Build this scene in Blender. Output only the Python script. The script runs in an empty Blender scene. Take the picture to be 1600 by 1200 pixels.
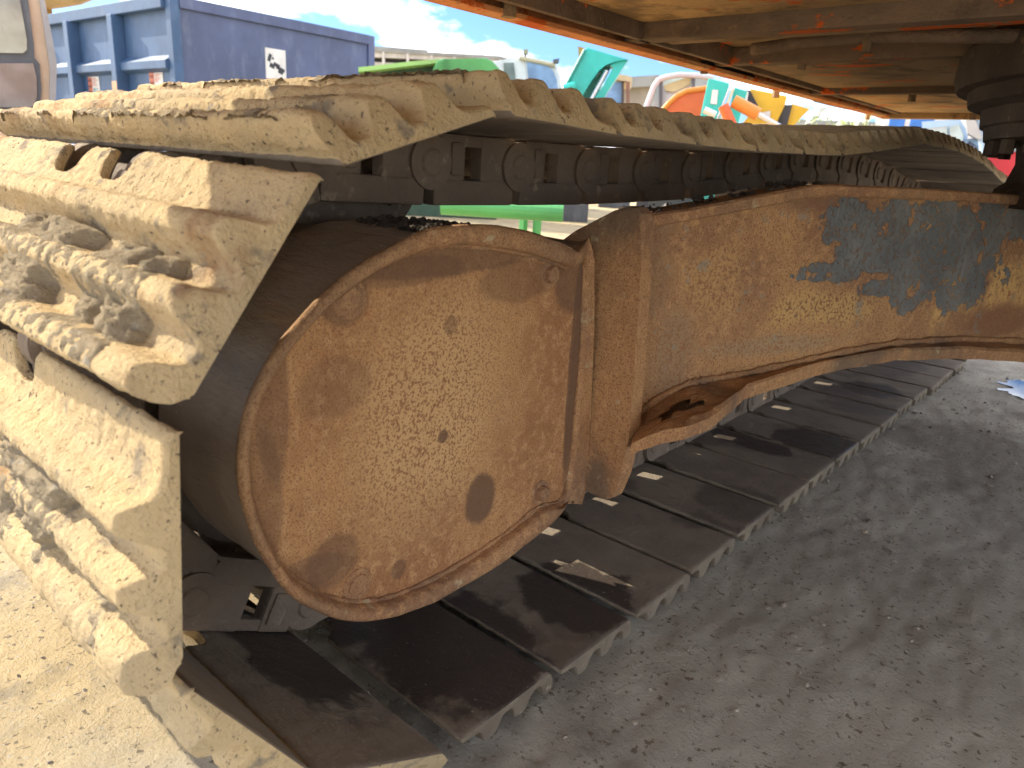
import bpy, bmesh, math, random
import numpy as np
from mathutils import Vector, Matrix
random.seed(7); np.random.seed(7)
sc = bpy.context.scene
col = sc.collection

# ------------------------------------------------------------------ camera
CAM = np.array([0.0, -0.5281, 0.6842])
YAW, PITCH, ROLL, FL = -0.70653, 0.29863, 0.05751, 1150.7
cy_, sy_ = math.cos(YAW), math.sin(YAW)
FW = np.array([sy_*math.cos(PITCH), cy_*math.cos(PITCH), -math.sin(PITCH)])
_r = np.array([cy_, -sy_, 0.0]); _u = np.cross(_r, FW)
RT = math.cos(ROLL)*_r + math.sin(ROLL)*_u
UP = -math.sin(ROLL)*_r + math.cos(ROLL)*_u
cd = bpy.data.cameras.new('camera'); cam = bpy.data.objects.new('camera', cd); col.objects.link(cam)
cam.matrix_world = Matrix(((RT[0], UP[0], -FW[0], CAM[0]), (RT[1], UP[1], -FW[1], CAM[1]),
                           (RT[2], UP[2], -FW[2], CAM[2]), (0, 0, 0, 1)))
cd.sensor_width = 36; cd.lens = FL/1600*36; cd.clip_start = 0.02; cd.clip_end = 2000
cd.dof.use_dof = True; cd.dof.focus_distance = 1.15; cd.dof.aperture_fstop = 8.0
sc.camera = cam

# ------------------------------------------------------------------ light
SUN = Vector((-1.45, -0.42, 1.0)).normalized()
elev = math.asin(SUN.z); azim = math.atan2(SUN.x, SUN.y)
w = bpy.data.worlds.new('World'); sc.world = w; w.use_nodes = True
nt = w.node_tree; nt.nodes.clear()
sky = nt.nodes.new('ShaderNodeTexSky'); sky.sky_type = 'NISHITA'; sky.sun_disc = False
sky.sun_elevation = elev; sky.sun_rotation = azim; sky.air_density = 1.0; sky.dust_density = 0.6; sky.ozone_density = 1.0
geo = nt.nodes.new('ShaderNodeTexCoord')
mp = nt.nodes.new('ShaderNodeMapping'); mp.inputs['Scale'].default_value = (1, 1, 2.6); mp.inputs['Location'].default_value = (0.35, 0.1, 0.0)
nz = nt.nodes.new('ShaderNodeTexNoise'); nz.inputs['Scale'].default_value = 3.4; nz.inputs['Detail'].default_value = 9; nz.inputs['Roughness'].default_value = 0.55
rp = nt.nodes.new('ShaderNodeValToRGB'); rp.color_ramp.elements[0].position = 0.46; rp.color_ramp.elements[1].position = 0.57
mx = nt.nodes.new('ShaderNodeMixRGB'); mx.inputs['Color2'].default_value = (6.6, 6.6, 6.65, 1)
bg = nt.nodes.new('ShaderNodeBackground'); bg.inputs['Strength'].default_value = 0.15
out = nt.nodes.new('ShaderNodeOutputWorld')
nt.links.new(geo.outputs['Generated'], mp.inputs['Vector']); nt.links.new(mp.outputs[0], nz.inputs['Vector'])
nt.links.new(nz.outputs['Fac'], rp.inputs[0]); nt.links.new(rp.outputs['Color'], mx.inputs['Fac'])
tn = nt.nodes.new('ShaderNodeMixRGB'); tn.blend_type = 'MULTIPLY'; tn.inputs['Fac'].default_value = 1; tn.inputs['Color2'].default_value = (.20, .285, .43, 1)
nt.links.new(sky.outputs[0], tn.inputs['Color1']); nt.links.new(tn.outputs[0], mx.inputs['Color1']); nt.links.new(mx.outputs[0], bg.inputs['Color']); nt.links.new(bg.outputs[0], out.inputs[0])
sd = bpy.data.lights.new('sun', 'SUN'); sd.energy = 2.2; sd.angle = math.radians(0.55); sd.color = (1.0, 0.90, 0.72)
so = bpy.data.objects.new('sun', sd); col.objects.link(so)
so.rotation_euler = (-SUN).to_track_quat('-Z', 'Y').to_euler()
sc.view_settings.view_transform = 'Standard'; sc.view_settings.look = 'None'
sc.view_settings.exposure = 2.0; sc.view_settings.gamma = 1.0; sc.view_settings.use_curve_mapping = False
sc.render.engine = 'CYCLES'; sc.cycles.max_bounces = 8; sc.cycles.diffuse_bounces = 6

# ------------------------------------------------------------------ measuring helpers: a pixel of the 1600x1200 photograph -> point in the yard
def ray(px, py): return FW + RT*(px-800)/FL - UP*(py-600)/FL
def onX(px, py, X): d = ray(px, py); return CAM + d*((X-CAM[0])/d[0])
def onY(px, py, Y): d = ray(px, py); return CAM + d*((Y-CAM[1])/d[1])
def onZ(px, py, Z): d = ray(px, py); return CAM + d*((Z-CAM[2])/d[2])
def onPlane(px, py, p, n):
    d = ray(px, py); return CAM + d*(((np.array(p)-CAM)@np.array(n))/(d@np.array(n)))
def onD(px, py, D, px0):
    """vertical plane square to the heading of column px0, D metres away"""
    h0 = ray(px0, 260)[:2]; h0 = h0/np.linalg.norm(h0); n = np.array([h0[0], h0[1], 0])
    return onPlane(px, py, CAM + n*D, n)

# ------------------------------------------------------------------ numpy noise
_perm = np.random.permutation(256); _perm = np.concatenate([_perm, _perm, _perm])
_grad = np.random.randn(256, 3); _grad /= np.linalg.norm(_grad, axis=1)[:, None]
def perlin(p):
    p = np.asarray(p, float); i = np.floor(p).astype(int); f = p - i; i &= 255
    u = f*f*f*(f*(f*6-15)+10); res = 0
    for dx in (0, 1):
        for dy in (0, 1):
            for dz in (0, 1):
                h = _perm[_perm[_perm[(i[..., 0]+dx) & 255]+((i[..., 1]+dy) & 255)]+((i[..., 2]+dz) & 255)]
                g = _grad[h & 255]
                dot = g[..., 0]*(f[..., 0]-dx)+g[..., 1]*(f[..., 1]-dy)+g[..., 2]*(f[..., 2]-dz)
                wgt = (u[..., 0] if dx else 1-u[..., 0])*(u[..., 1] if dy else 1-u[..., 1])*(u[..., 2] if dz else 1-u[..., 2])
                res = res + wgt*dot
    return res*1.6
def fbm(p, s, o=3, g=0.5):
    a = 1.0; r = 0; p = np.asarray(p)*s
    for _ in range(o): r = r + a*perlin(p); p = p*2.03+17.1; a *= g
    return r

# ------------------------------------------------------------------ material helpers
class NT:
    def __init__(s, name):
        s.m = bpy.data.materials.new(name); s.m.use_nodes = True; s.t = s.m.node_tree; s.t.nodes.clear()
        s.o = s.t.nodes.new('ShaderNodeOutputMaterial'); s.b = s.t.nodes.new('ShaderNodeBsdfPrincipled')
        s.t.links.new(s.b.outputs[0], s.o.inputs[0]); s.pos = s.t.nodes.new('ShaderNodeNewGeometry').outputs['Position']
    def n(s, k): return s.t.nodes.new(k)
    def l(s, a, b): s.t.links.new(a, b)
    def setv(s, inp, v):
        if hasattr(v, 'is_output') or isinstance(v, bpy.types.NodeSocket): s.l(v, inp)
        elif isinstance(v, (tuple, list)) and len(v) == 3 and inp.type == 'RGBA': inp.default_value = (*v, 1)
        else: inp.default_value = v
    def noise(s, scale, detail=6, rough=0.55, stretch=None, off=(0, 0, 0), dist=0.0):
        q = s.n('ShaderNodeTexNoise'); q.inputs['Scale'].default_value = scale; q.inputs['Detail'].default_value = detail
        q.inputs['Roughness'].default_value = rough; q.inputs['Distortion'].default_value = dist
        m = s.n('ShaderNodeMapping'); m.inputs['Scale'].default_value = stretch or (1, 1, 1); m.inputs['Location'].default_value = off
        s.l(s.pos, m.inputs[0]); s.l(m.outputs[0], q.inputs['Vector']); return q.outputs['Fac']
    def vor(s, scale, feature='F1'):
        q = s.n('ShaderNodeTexVoronoi'); q.feature = feature; q.inputs['Scale'].default_value = scale; s.l(s.pos, q.inputs['Vector']); return q.outputs['Distance']
    def ramp(s, f, a, b, inv=False):
        q = s.n('ShaderNodeMapRange'); q.interpolation_type = 'SMOOTHSTEP'
        q.inputs['From Min'].default_value = a; q.inputs['From Max'].default_value = b
        if inv: q.inputs['To Min'].default_value = 1; q.inputs['To Max'].default_value = 0
        s.setv(q.inputs['Value'], f); return q.outputs[0]
    def mix(s, f, a, b):
        q = s.n('ShaderNodeMixRGB'); s.setv(q.inputs['Fac'], f); s.setv(q.inputs['Color1'], a); s.setv(q.inputs['Color2'], b); return q.outputs[0]
    def math(s, op, a, b=0.0):
        q = s.n('ShaderNodeMath'); q.operation = op; s.setv(q.inputs[0], a); s.setv(q.inputs[1], b); return q.outputs[0]
    def spot(s, c, rad, wob=0.25, ns=9.0):
        """soft-edged stain round point c with radii rad (x,y,z)"""
        v = s.n('ShaderNodeVectorMath'); v.operation = 'SUBTRACT'; s.l(s.pos, v.inputs[0]); v.inputs[1].default_value = tuple(c)
        d = s.n('ShaderNodeVectorMath'); d.operation = 'DIVIDE'; s.l(v.outputs[0], d.inputs[0]); d.inputs[1].default_value = tuple(rad)
        l = s.n('ShaderNodeVectorMath'); l.operation = 'LENGTH'; s.l(d.outputs[0], l.inputs[0])
        nn = s.math('MULTIPLY', s.math('SUBTRACT', s.noise(ns, 5, .6), 0.5), wob*4)
        return s.math('ADD', l.outputs['Value'], nn)
    def bump(s, h, strength=0.5, dist=0.01, prev=None):
        q = s.n('ShaderNodeBump'); q.inputs['Strength'].default_value = strength; q.inputs['Distance'].default_value = dist
        s.setv(q.inputs['Height'], h)
        if prev is not None: s.l(prev, q.inputs['Normal'])
        return q.outputs[0]
    def fin(s, color, rough=0.9, nrm=None, metal=0.0, spec=0.3):
        s.setv(s.b.inputs['Base Color'], color); s.setv(s.b.inputs['Roughness'], rough); s.b.inputs['Metallic'].default_value = metal
        s.b.inputs['Specular IOR Level'].default_value = spec
        if nrm is not None: s.l(nrm, s.b.inputs['Normal'])
        return s.m

def m_dust_steel():
    t = NT('dusty_steel')
    c = t.mix(t.ramp(t.noise(7, 6), .35, .7), (.60, .45, .25), (.50, .39, .235))
    c = t.mix(t.ramp(t.noise(26, 6, .6), .56, .68), c, (.30, .245, .17))
    c = t.mix(t.ramp(t.noise(4.2, 7, .65, off=(3, 1, 2)), .58, .70), c, (.33, .20, .10))
    c = t.mix(t.ramp(t.noise(170, 3, .6), .62, .70), c, (.15, .11, .075))
    c = t.mix(t.ramp(t.noise(60, 4, .6, off=(5, 5, 5)), .66, .74), c, (.20, .15, .10))
    n = t.bump(t.noise(230, 4, .7), .8, .005); n = t.bump(t.noise(75, 5, .7, off=(2, 2, 2)), .5, .008, n)
    n = t.bump(t.ramp(t.noise(150, 3, .6), .60, .70, True), .5, .003, n)
    return t.fin(c, .95, n, spec=.15)
def m_grime():
    t = NT('grimy_steel_edge')
    c = t.mix(t.ramp(t.noise(9, 6, .6), .35, .65), (.30, .25, .18), (.20, .16, .12))
    c = t.mix(t.ramp(t.noise(60, 5, .6), .60, .72), c, (.40, .33, .24))
    n = t.bump(t.noise(150, 5, .7), .8, .006)
    return t.fin(c, .93, n, spec=.15)
def m_mud():
    t = NT('dried_mud')
    c = t.mix(t.ramp(t.noise(14, 7, .65), .35, .65), (.42, .345, .24), (.53, .43, .29))
    c = t.mix(t.ramp(t.noise(40, 6, .6, off=(1, 4, 2)), .60, .72), c, (.62, .56, .47))
    c = t.mix(t.ramp(t.noise(80, 4, .7), .60, .72), c, (.27, .22, .165))
    n = t.bump(t.noise(140, 6, .75), 1.0, .010); n = t.bump(t.noise(350, 3, .6), .5, .003, n)
    return t.fin(c, .97, n, spec=.1)
def m_inner():
    t = NT('grimy_shoe_plate')
    c = t.mix(t.ramp(t.noise(5, 7, .6), .35, .65), (.25, .205, .155), (.175, .14, .107))
    c = t.mix(t.ramp(t.noise(38, 5, .6), .58, .72), c, (.24, .19, .135))
    st = t.ramp(t.noise(3.1, 6, .55, off=(7.3, 2.2, 0)), .54, .60)
    oil = None
    for (px, py, rx, ry) in ((905, 930, .10, .10), (700, 1010, .17, .13), (560, 930, .16, .13), (1270, 690, .11, .13), (1180, 690, .13, .06), (1360, 608, .10, .10), (400, 1050, .25, .12)):
        c0 = onZ(px, py, 0.0)
        m = t.ramp(t.spot((c0[0], c0[1], 0), (rx, ry, .08), .35, 11), .85, 1.05, True)
        oil = m if oil is None else t.math('MAXIMUM', oil, m)
    oil = t.math('MAXIMUM', oil, t.math('MULTIPLY', st, .55))
    c = t.mix(oil, c, (.055, .042, .036))
    c = t.mix(t.ramp(t.noise(240, 2, .5), .70, .76), c, (.40, .35, .27))
    n = t.bump(t.noise(160, 5, .65), .4, .004); n = t.bump(t.noise(28, 5, .6), .35, .012, n)
    r = t.math('SUBTRACT', .85, t.math('MULTIPLY', oil, .40))
    return t.fin(c, r, n, spec=.45)
def m_dark():
    t = NT('greasy_dark_steel')
    c = t.mix(t.ramp(t.noise(9, 6), .35, .7), (.17, .128, .095), (.235, .175, .125))
    c = t.mix(t.ramp(t.noise(35, 5), .6, .75), c, (.34, .27, .19))
    n = t.bump(t.noise(110, 5, .65), .6, .006); n = t.bump(t.noise(22, 4), .4, .012, n)
    return t.fin(c, .82, n, spec=.3)
def rust_base(t, warm=(.42, .215, .085), deep=(.27, .115, .045), fine=420):
    c = t.mix(t.ramp(t.noise(4.5, 6, .6), .35, .66), warm, deep)
    c = t.mix(t.ramp(t.noise(60, 4, .6, off=(3, 3, 3)), .45, .70), c, (.52, .30, .14))
    c = t.mix(t.math('MULTIPLY', t.ramp(t.noise(fine, 2, .6), .54, .60), .75), c, (.24, .105, .055))
    c = t.mix(t.math('MULTIPLY', t.ramp(t.noise(fine*.5, 3, .6, off=(9, 1, 4)), .60, .66), .7), c, (.22, .095, .05))
    return c
def m_plate():
    t = NT('rusty_cover_plate'); X = -.61
    c = rust_base(t, (.53, .295, .125), (.33, .16, .07))
    c = t.mix(t.ramp(t.spot(onX(680, 640, X), (.2, .15, .20), .3, 5), .2, 1.2, True), c, t.mix(t.ramp(t.noise(300, 3, .6), .50, .58), (.58, .36, .165), (.30, .145, .07)))
    for (px, py, ry, rz, k) in ((757, 783, .030, .040, .85), (527, 880, .036, .035, .55), (630, 893, .012, .014, .6), (700, 685, .009, .009, .8), (712, 510, .012, .012, .45), (530, 610, .05, .035, .3), (900, 640, .012, .2, .35), (700, 405, .17, .022, .65), (905, 440, .045, .05, .7), (545, 470, .035, .03, .6), (430, 620, .02, .10, .5), (420, 780, .02, .08, .45), (490, 900, .05, .022, .5), (905, 560, .014, .20, .8), (640, 425, .10, .018, .5), (820, 440, .08, .03, .45)):
        c = t.mix(t.math('MULTIPLY', t.ramp(t.spot(onX(px, py, X), (.3, ry, rz), .12, 16), .8, 1.1, True), k), c, (.14, .08, .05))
    n = t.bump(t.noise(230, 3, .6), .35, .003); n = t.bump(t.noise(40, 5), .2, .008, n)
    return t.fin(c, .88, n, spec=.2)
def m_rust(name='rusty_steel', grime=.5):
    t = NT(name)
    c = rust_base(t, (.47, .265, .12), (.30, .165, .09))
    c = t.mix(t.math('MULTIPLY', t.ramp(t.noise(6, 6, .6, stretch=(1, 1, .5), off=(1, 7, 3)), .45, .62), grime), c, (.17, .12, .08))
    c = t.mix(t.ramp(t.noise(30, 6, .6, off=(8, 8, 1)), .62, .72), c, (.45, .35, .21))
    n = t.bump(t.noise(150, 4, .65), .6, .005); n = t.bump(t.noise(26, 5), .5, .014, n)
    return t.fin(c, .88, n, spec=.2)
def m_drum():
    t = NT('oily_housing_side')
    c = t.mix(t.ramp(t.noise(5, 6), .35, .7), (.27, .21, .16), (.35, .265, .19))
    c = t.mix(t.ramp(t.noise(18, 6, .6, stretch=(.25, 1, 1)), .52, .68), c, (.38, .25, .15))
    c = t.mix(t.ramp(t.noise(150, 3, .6), .66, .74), c, (.5, .4, .28))
    n = t.bump(t.noise(90, 5, .65, stretch=(.3, 1, 1)), .6, .006); n = t.bump(t.noise(20, 5), .4, .015, n)
    return t.fin(c, .8, n, spec=.3)
LEG_A = np.array([-.605, .40, 0.]); LEG_B = np.array([-.18, 1.5, 0.])
LEG_N = np.array([(LEG_B-LEG_A)[1], -(LEG_B-LEG_A)[0], 0.]); LEG_N /= np.linalg.norm(LEG_N)
def onLeg(px, py, off=0.0): return onPlane(px, py, LEG_A + LEG_N*off, LEG_N)
def m_leg():
    t = NT('rust_over_slate_paint')
    c = rust_base(t, (.50, .285, .12), (.31, .165, .085), 330)
    c = t.mix(t.ramp(t.noise(5, 6, .62, off=(2, 9, 5)), .53, .66), c, t.mix(t.ramp(t.noise(90, 4, .6), .52, .66), (.66, .40, .15), (.34, .14, .06)))
    for (px, py, rx, rz, k, cc) in ((1290, 480, .13, .035, .75, (.60, .38, .145)), (1120, 440, .07, .08, .45, (.58, .35, .14)), (1300, 320, .14, .02, .7, (.20, .115, .07)), (1560, 500, .14, .035, .7, (.24, .11, .06)), (1050, 560, .05, .09, .6, (.30, .21, .125)), (1030, 400, .035, .12, .5, (.27, .18, .11)), (1200, 540, .16, .018, .5, (.34, .27, .17))):
        c = t.mix(t.math('MULTIPLY', t.ramp(t.spot(onLeg(px, py), (10, rx, rz), .5, 9), .5, 1.2, True), k), c, t.mix(t.ramp(t.noise(170, 3, .6), .50, .58), cc, (.24, .11, .055)))
    # flaked paint
    m = None
    for (px, py, ry, rz) in ((1400, 370, .12, .065), (1490, 385, .19, .105), (1325, 345, .06, .040), (1620, 350, .16, .06), (1305, 425, .075, .017), (1350, 395, .07, .04), (1385, 450, .075, .017), (1440, 440, .08, .055), (1500, 450, .09, .05)):
        k = t.spot(onLeg(px, py), (10, ry, rz), .55, 11)
        m = k if m is None else t.math('MINIMUM', m, k)
    m = t.math('ADD', m, t.math('MULTIPLY', t.math('SUBTRACT', t.noise(75, 5, .7, off=(3, 3, 7)), .5), 1.1))
    paint = t.ramp(m, .95, 1.0, True)
    chips = t.ramp(t.noise(21, 5, .6, off=(4, 4, 4)), .60, .63, True)
    paint = t.math('MULTIPLY', paint, chips)
    paint = t.math('MULTIPLY', paint, t.math('SUBTRACT', 1.0, t.math('MULTIPLY', t.ramp(t.noise(90, 6, .75, off=(6, 6, 1)), .50, .66), .65)))
    small = t.math('MULTIPLY', t.ramp(t.noise(17, 6, .65, off=(6, 2, 9)), .60, .66), .55)
    pc = t.mix(t.ramp(t.noise(12, 6, .6), .4, .66), (.145, .155, .152), (.21, .21, .19))
    pc = t.mix(t.math('MULTIPLY', t.ramp(t.noise(75, 5, .6, stretch=(1, 1, .18)), .62, .72), .5), pc, (.30, .28, .22))
    sc1 = t.n('ShaderNodeMapping'); sc1.inputs['Rotation'].default_value = (0.7, 0, 0); sc1.inputs['Scale'].default_value = (1, 1, .06); t.l(t.pos, sc1.inputs[0])
    q = t.n('ShaderNodeTexNoise'); q.inputs['Scale'].default_value = 130; q.inputs['Detail'].default_value = 2; t.l(sc1.outputs[0], q.inputs['Vector'])
    pc = t.mix(t.math('MULTIPLY', t.ramp(q.outputs['Fac'], .66, .70), .45), pc, (.32, .31, .27))
    c = t.mix(small, c, (.26, .27, .22)); c = t.mix(paint, c, pc)
    n = t.bump(t.noise(160, 4, .65), .5, .005); n = t.bump(paint, .8, .0025, n)
    r = t.math('SUBTRACT', .9, t.math('MULTIPLY', paint, .38))
    return t.fin(c, r, n, spec=.3)
def m_under(name, base, base2, orange=.0, dark=.4, spots=()):
    t = NT(name)
    c = t.mix(t.ramp(t.noise(5, 6, .6), .38, .66), base, base2)
    c = t.mix(t.math('MULTIPLY', t.ramp(t.noise(7, 7, .65, off=(3, 6, 9)), .50, .64), dark), c, (.085, .062, .045))
    c = t.mix(t.ramp(t.noise(50, 5, .6), .62, .72), c, (.24, .17, .10))
    if orange > 0: c = t.mix(t.ramp(t.noise(9, 6, .65, stretch=(.6, 1, 1), off=(1, 1, 5)), .62-orange*.1, .655-orange*.1), c, (.62, .13, .025))
    for (px, py, Z, rx, ry) in spots:
        k = t.ramp(t.spot(onZ(px, py, Z), (rx, ry, .2), .3, 14), .85, .95, True)
        c = t.mix(t.math('MULTIPLY', k, t.ramp(t.noise(60, 5, .6, off=(2, 0, 2)), .55, .60, True)), c, (.62, .12, .02))
    n = t.bump(t.noise(70, 6, .65), .7, .012); n = t.bump(t.noise(300, 3), .3, .002, n)
    return t.fin(c, .9, n, spec=.2)
def m_ground():
    t = NT('dusty_concrete_ground')
    c = t.mix(t.ramp(t.noise(1.3, 7, .6), .35, .65), (.59, .46, .265), (.50, .395, .24))
    c = t.mix(t.ramp(t.noise(7, 7, .65), .48, .66), c, (.36, .30, .21))
    # grey concrete by and under the machine, tone of the shaded ground painted in
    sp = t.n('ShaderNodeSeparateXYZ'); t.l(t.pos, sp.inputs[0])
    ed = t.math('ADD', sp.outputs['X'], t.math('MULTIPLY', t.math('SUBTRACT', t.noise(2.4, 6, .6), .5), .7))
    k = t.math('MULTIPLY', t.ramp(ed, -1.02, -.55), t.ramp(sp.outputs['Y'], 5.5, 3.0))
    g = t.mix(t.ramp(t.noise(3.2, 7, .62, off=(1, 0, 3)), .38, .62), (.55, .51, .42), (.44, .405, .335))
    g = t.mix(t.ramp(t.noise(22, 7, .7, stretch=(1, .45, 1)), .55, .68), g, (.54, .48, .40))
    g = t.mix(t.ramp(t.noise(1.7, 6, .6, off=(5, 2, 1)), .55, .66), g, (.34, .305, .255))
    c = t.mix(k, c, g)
    c = t.mix(t.ramp(t.noise(90, 3, .6), .60, .67), c, (.24, .195, .14))
    c = t.mix(t.ramp(t.noise(150, 2, .6, off=(4, 4, 0)), .63, .69), c, (.52, .47, .38))
    n = t.bump(t.noise(120, 6, .75), 1.0, .009); n = t.bump(t.noise(40, 6, .65), .5, .008, n)
    return t.fin(c, .93, n, spec=.2)
def m_paint(name, c1, rough=.45, dirt=.35, dirtc=(.35, .30, .22), spec=.5):
    t = NT(name)
    d = tuple(x*.72 for x in c1)
    c = t.mix(t.ramp(t.noise(1.6, 6, .6), .35, .68), c1, d)
    c = t.mix(t.math('MULTIPLY', t.ramp(t.noise(5, 8, .7, stretch=(1, 1, .35)), .50, .72), dirt), c, dirtc)
    return t.fin(c, rough, t.bump(t.noise(30, 4), .12, .01), spec=spec)
def m_glass(name, c=(.10, .13, .14)):
    t = NT(name); cc = t.mix(t.ramp(t.noise(2.2, 5), .35, .7), c, tuple(x*2.2 for x in c))
    return t.fin(cc, .12, spec=.8)
def m_rod(): t = NT('chrome_rod'); return t.fin((.7, .72, .75), .25, metal=.9)
M = dict(dust=m_dust_steel(), mud=m_mud(), grime=m_grime(), inner=m_inner(), dark=m_dark(), plate=m_plate(), rust=m_rust(), rim=m_rust('rusty_rim', .35), drum=m_drum(), leg=m_leg(),
         ground=m_ground(), glass=m_glass('cab_glass'), glassb=m_glass('blue_reflecting_glass', (.16, .24, .36)), rod=m_rod())
M['tan'] = m_under('dusty_underside', (.56, .36, .165), (.38, .25, .125), .12, .62, ((1060, 8, .955, .07, .02),))
M['tand'] = m_under('dark_dusty_underside', (.34, .235, .13), (.23, .16, .095), .25, .6, ((1510, 35, .955, .14, .06), (1430, 36, .955, .03, .03), (1590, 60, .955, .05, .10)))
M['ring'] = m_under('greasy_ring', (.07, .052, .04), (.12, .088, .062), 0, .5)
M['beam'] = m_under('oily_beam', (.15, .11, .08), (.23, .155, .10), .25, .6)
M['orange'] = m_under('worn_orange_skirt', (.75, .30, .11), (.62, .34, .15), .6, .25)

sm_ = NT('dirt_and_shade'); M['dirt_and_shade'] = sm_.fin((.075, .06, .048), .9, sm_.bump(sm_.noise(90, 5, .7), .6, .006))  # black for dirt crumbs and for the painted shade of the gusset plates
M['rib'] = m_rust('rib_rust', .85)
rc_ = NT('recess_grime'); M['recess'] = rc_.fin(rc_.mix(rc_.ramp(rc_.noise(14, 6, .6, stretch=(1, 1, .3)), .4, .65), (.15, .10, .068), (.28, .155, .085)), .85, rc_.bump(rc_.noise(90, 5, .7), .6, .006))
# ------------------------------------------------------------------ object helpers
def link(name, me, mat=None, parent=None, label=None, cat=None, group=None, kind=None):
    o = bpy.data.objects.new(name, me); col.objects.link(o)
    if mat is not None and me is not None and len(me.materials) == 0: me.materials.append(mat)
    if parent: o.parent = parent
    if label: o['label'] = label
    if cat: o['category'] = cat
    if group: o['group'] = group
    if kind: o['kind'] = kind
    return o
def thing(name, label, cat, loc=(0, 0, 0), group=None):
    o = link(name, None, None, None, label, cat, group); o.location = loc; o.empty_display_size = .1
    bpy.context.view_layer.update(); return o
def me_of(name, vs, fs, smooth=False):
    me = bpy.data.meshes.new(name); me.from_pydata([tuple(map(float, v)) for v in vs], [], fs); me.update()
    if smooth: me.polygons.foreach_set('use_smooth', [True]*len(me.polygons))
    return me
def bm_me(name, bm, smooth=False):
    bmesh.ops.recalc_face_normals(bm, faces=bm.faces[:])
    me = bpy.data.meshes.new(name); bm.to_mesh(me); bm.free()
    if smooth: me.polygons.foreach_set('use_smooth', [True]*len(me.polygons))
    return me
def add_prism(bm, poly, ext, bev=0.0, seg=2):
    """poly: 3-D points of one face; ext: vector through the thickness"""
    a = [bm.verts.new(tuple(map(float, p))) for p in poly]; b = [bm.verts.new(tuple(float(x) for x in np.array(p)+np.array(ext))) for p in poly]
    fs = [bm.faces.new(a), bm.faces.new(b[::-1])]; n = len(a)
    for i in range(n): fs.append(bm.faces.new((a[i], b[i], b[(i+1) % n], a[(i+1) % n])))
    if bev > 0:
        es = set(e for f in fs for e in f.edges if len(f.verts) > 4 or n <= 6)
        bmesh.ops.bevel(bm, geom=list(es), offset=bev, segments=seg, affect='EDGES', profile=.6, clamp_overlap=True)
    return bm
def add_box(bm, lo, hi, bev=0.0, mtx=None):
    lo = np.array(lo, float); hi = np.array(hi, float)
    p = [(lo[0], lo[1], lo[2]), (hi[0], lo[1], lo[2]), (hi[0], hi[1], lo[2]), (lo[0], hi[1], lo[2])]
    k = len(bm.verts); add_prism(bm, p, (0, 0, hi[2]-lo[2]), bev)
    if mtx is not None:
        bm.verts.ensure_lookup_table(); bmesh.ops.transform(bm, matrix=mtx, verts=bm.verts[k:])
def add_tube(bm, a, b, r, seg=16, r2=None, caps=True):
    a = Vector(map(float, a)); b = Vector(map(float, b)); d = b-a; q = d.to_track_quat('Z', 'Y').to_matrix().to_4x4(); q.translation = (a+b)/2
    bmesh.ops.create_cone(bm, cap_ends=caps, segments=seg, radius1=r, radius2=r if r2 is None else r2, depth=d.length, matrix=q)
def box(name, lo, hi, mat, parent=None, bev=0.004, **k):
    bm = bmesh.new(); add_box(bm, lo, hi, bev); return link(name, bm_me(name, bm), mat, parent, **k)
def prism(name, poly, ext, mat, parent=None, bev=0.0, **k):
    bm = bmesh.new(); add_prism(bm, poly, ext, bev); return link(name, bm_me(name, bm), mat, parent, **k)
def tube(name, a, b, r, mat, parent=None, seg=16, r2=None, **k):
    bm = bmesh.new(); add_tube(bm, a, b, r, seg, r2); return link(name, bm_me(name, bm), mat, parent, **k)
def lathe(name, prof, c, mat, parent=None, seg=96, a0=0, a1=2*math.pi, **k):
    vs = []; fs = []; n = len(prof); full = abs(a1-a0-2*math.pi) < 1e-6
    for i in range(seg + (0 if full else 1)):
        a = a0+(a1-a0)*i/seg
        for r, z in prof: vs.append((c[0]+r*math.cos(a), c[1]+r*math.sin(a), z))
    m = len(vs)//n
    for i in range(seg):
        j = (i+1) % m
        for q in range(n-1): fs.append((i*n+q, j*n+q, j*n+q+1, i*n+q+1))
    return link(name, me_of(name, vs, fs), mat, parent, **k)

# ================================================================== GROUND
GZ = -.053
def axis(lo, hi, st, far):
    a = list(np.arange(lo, hi, st)); s = st
    while a[-1] < far: s *= 1.5; a.append(a[-1]+s)
    s = st
    while a[0] > -far: s *= 1.5; a.insert(0, a[0]-s)
    return np.array(a)
gx = axis(-2.6, .9, .009, 600); gy = axis(-.7, 3.2, .009, 600)
GXX, GYY = np.meshgrid(gx, gy, indexing='ij')
P3 = np.stack([GXX, GYY, np.zeros_like(GXX)], -1)
near = np.clip(1-np.maximum(np.maximum(-2.6-GXX, GXX-.9), np.maximum(-.7-GYY, GYY-3.2))/.5, 0, 1)
H = (fbm(P3, 3.0, 2)*.003 + fbm(P3*np.array([1, .6, 1]), 16, 3, .55)*.0035 + np.abs(fbm(P3+9, 42, 2))*.002)*near
ni, nj = GXX.shape
vs = np.stack([GXX, GYY, GZ+H], -1).reshape(-1, 3)
idx = np.arange(ni*nj).reshape(ni, nj)
fs = np.stack([idx[:-1, :-1], idx[1:, :-1], idx[1:, 1:], idx[:-1, 1:]], -1).reshape(-1, 4)
def fast_mesh(name, vs, fs, smooth=True):
    me = bpy.data.meshes.new(name); me.vertices.add(len(vs)); me.vertices.foreach_set('co', np.asarray(vs, np.float32).ravel())
    k = fs.shape[1]; me.loops.add(fs.size); me.loops.foreach_set('vertex_index', fs.ravel().astype(np.int32))
    me.polygons.add(len(fs)); me.polygons.foreach_set('loop_start', np.arange(0, fs.size, k, dtype=np.int32))
    me.polygons.foreach_set('use_smooth', np.full(len(fs), smooth)); me.update(calc_edges=True); me.validate(); return me
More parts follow.
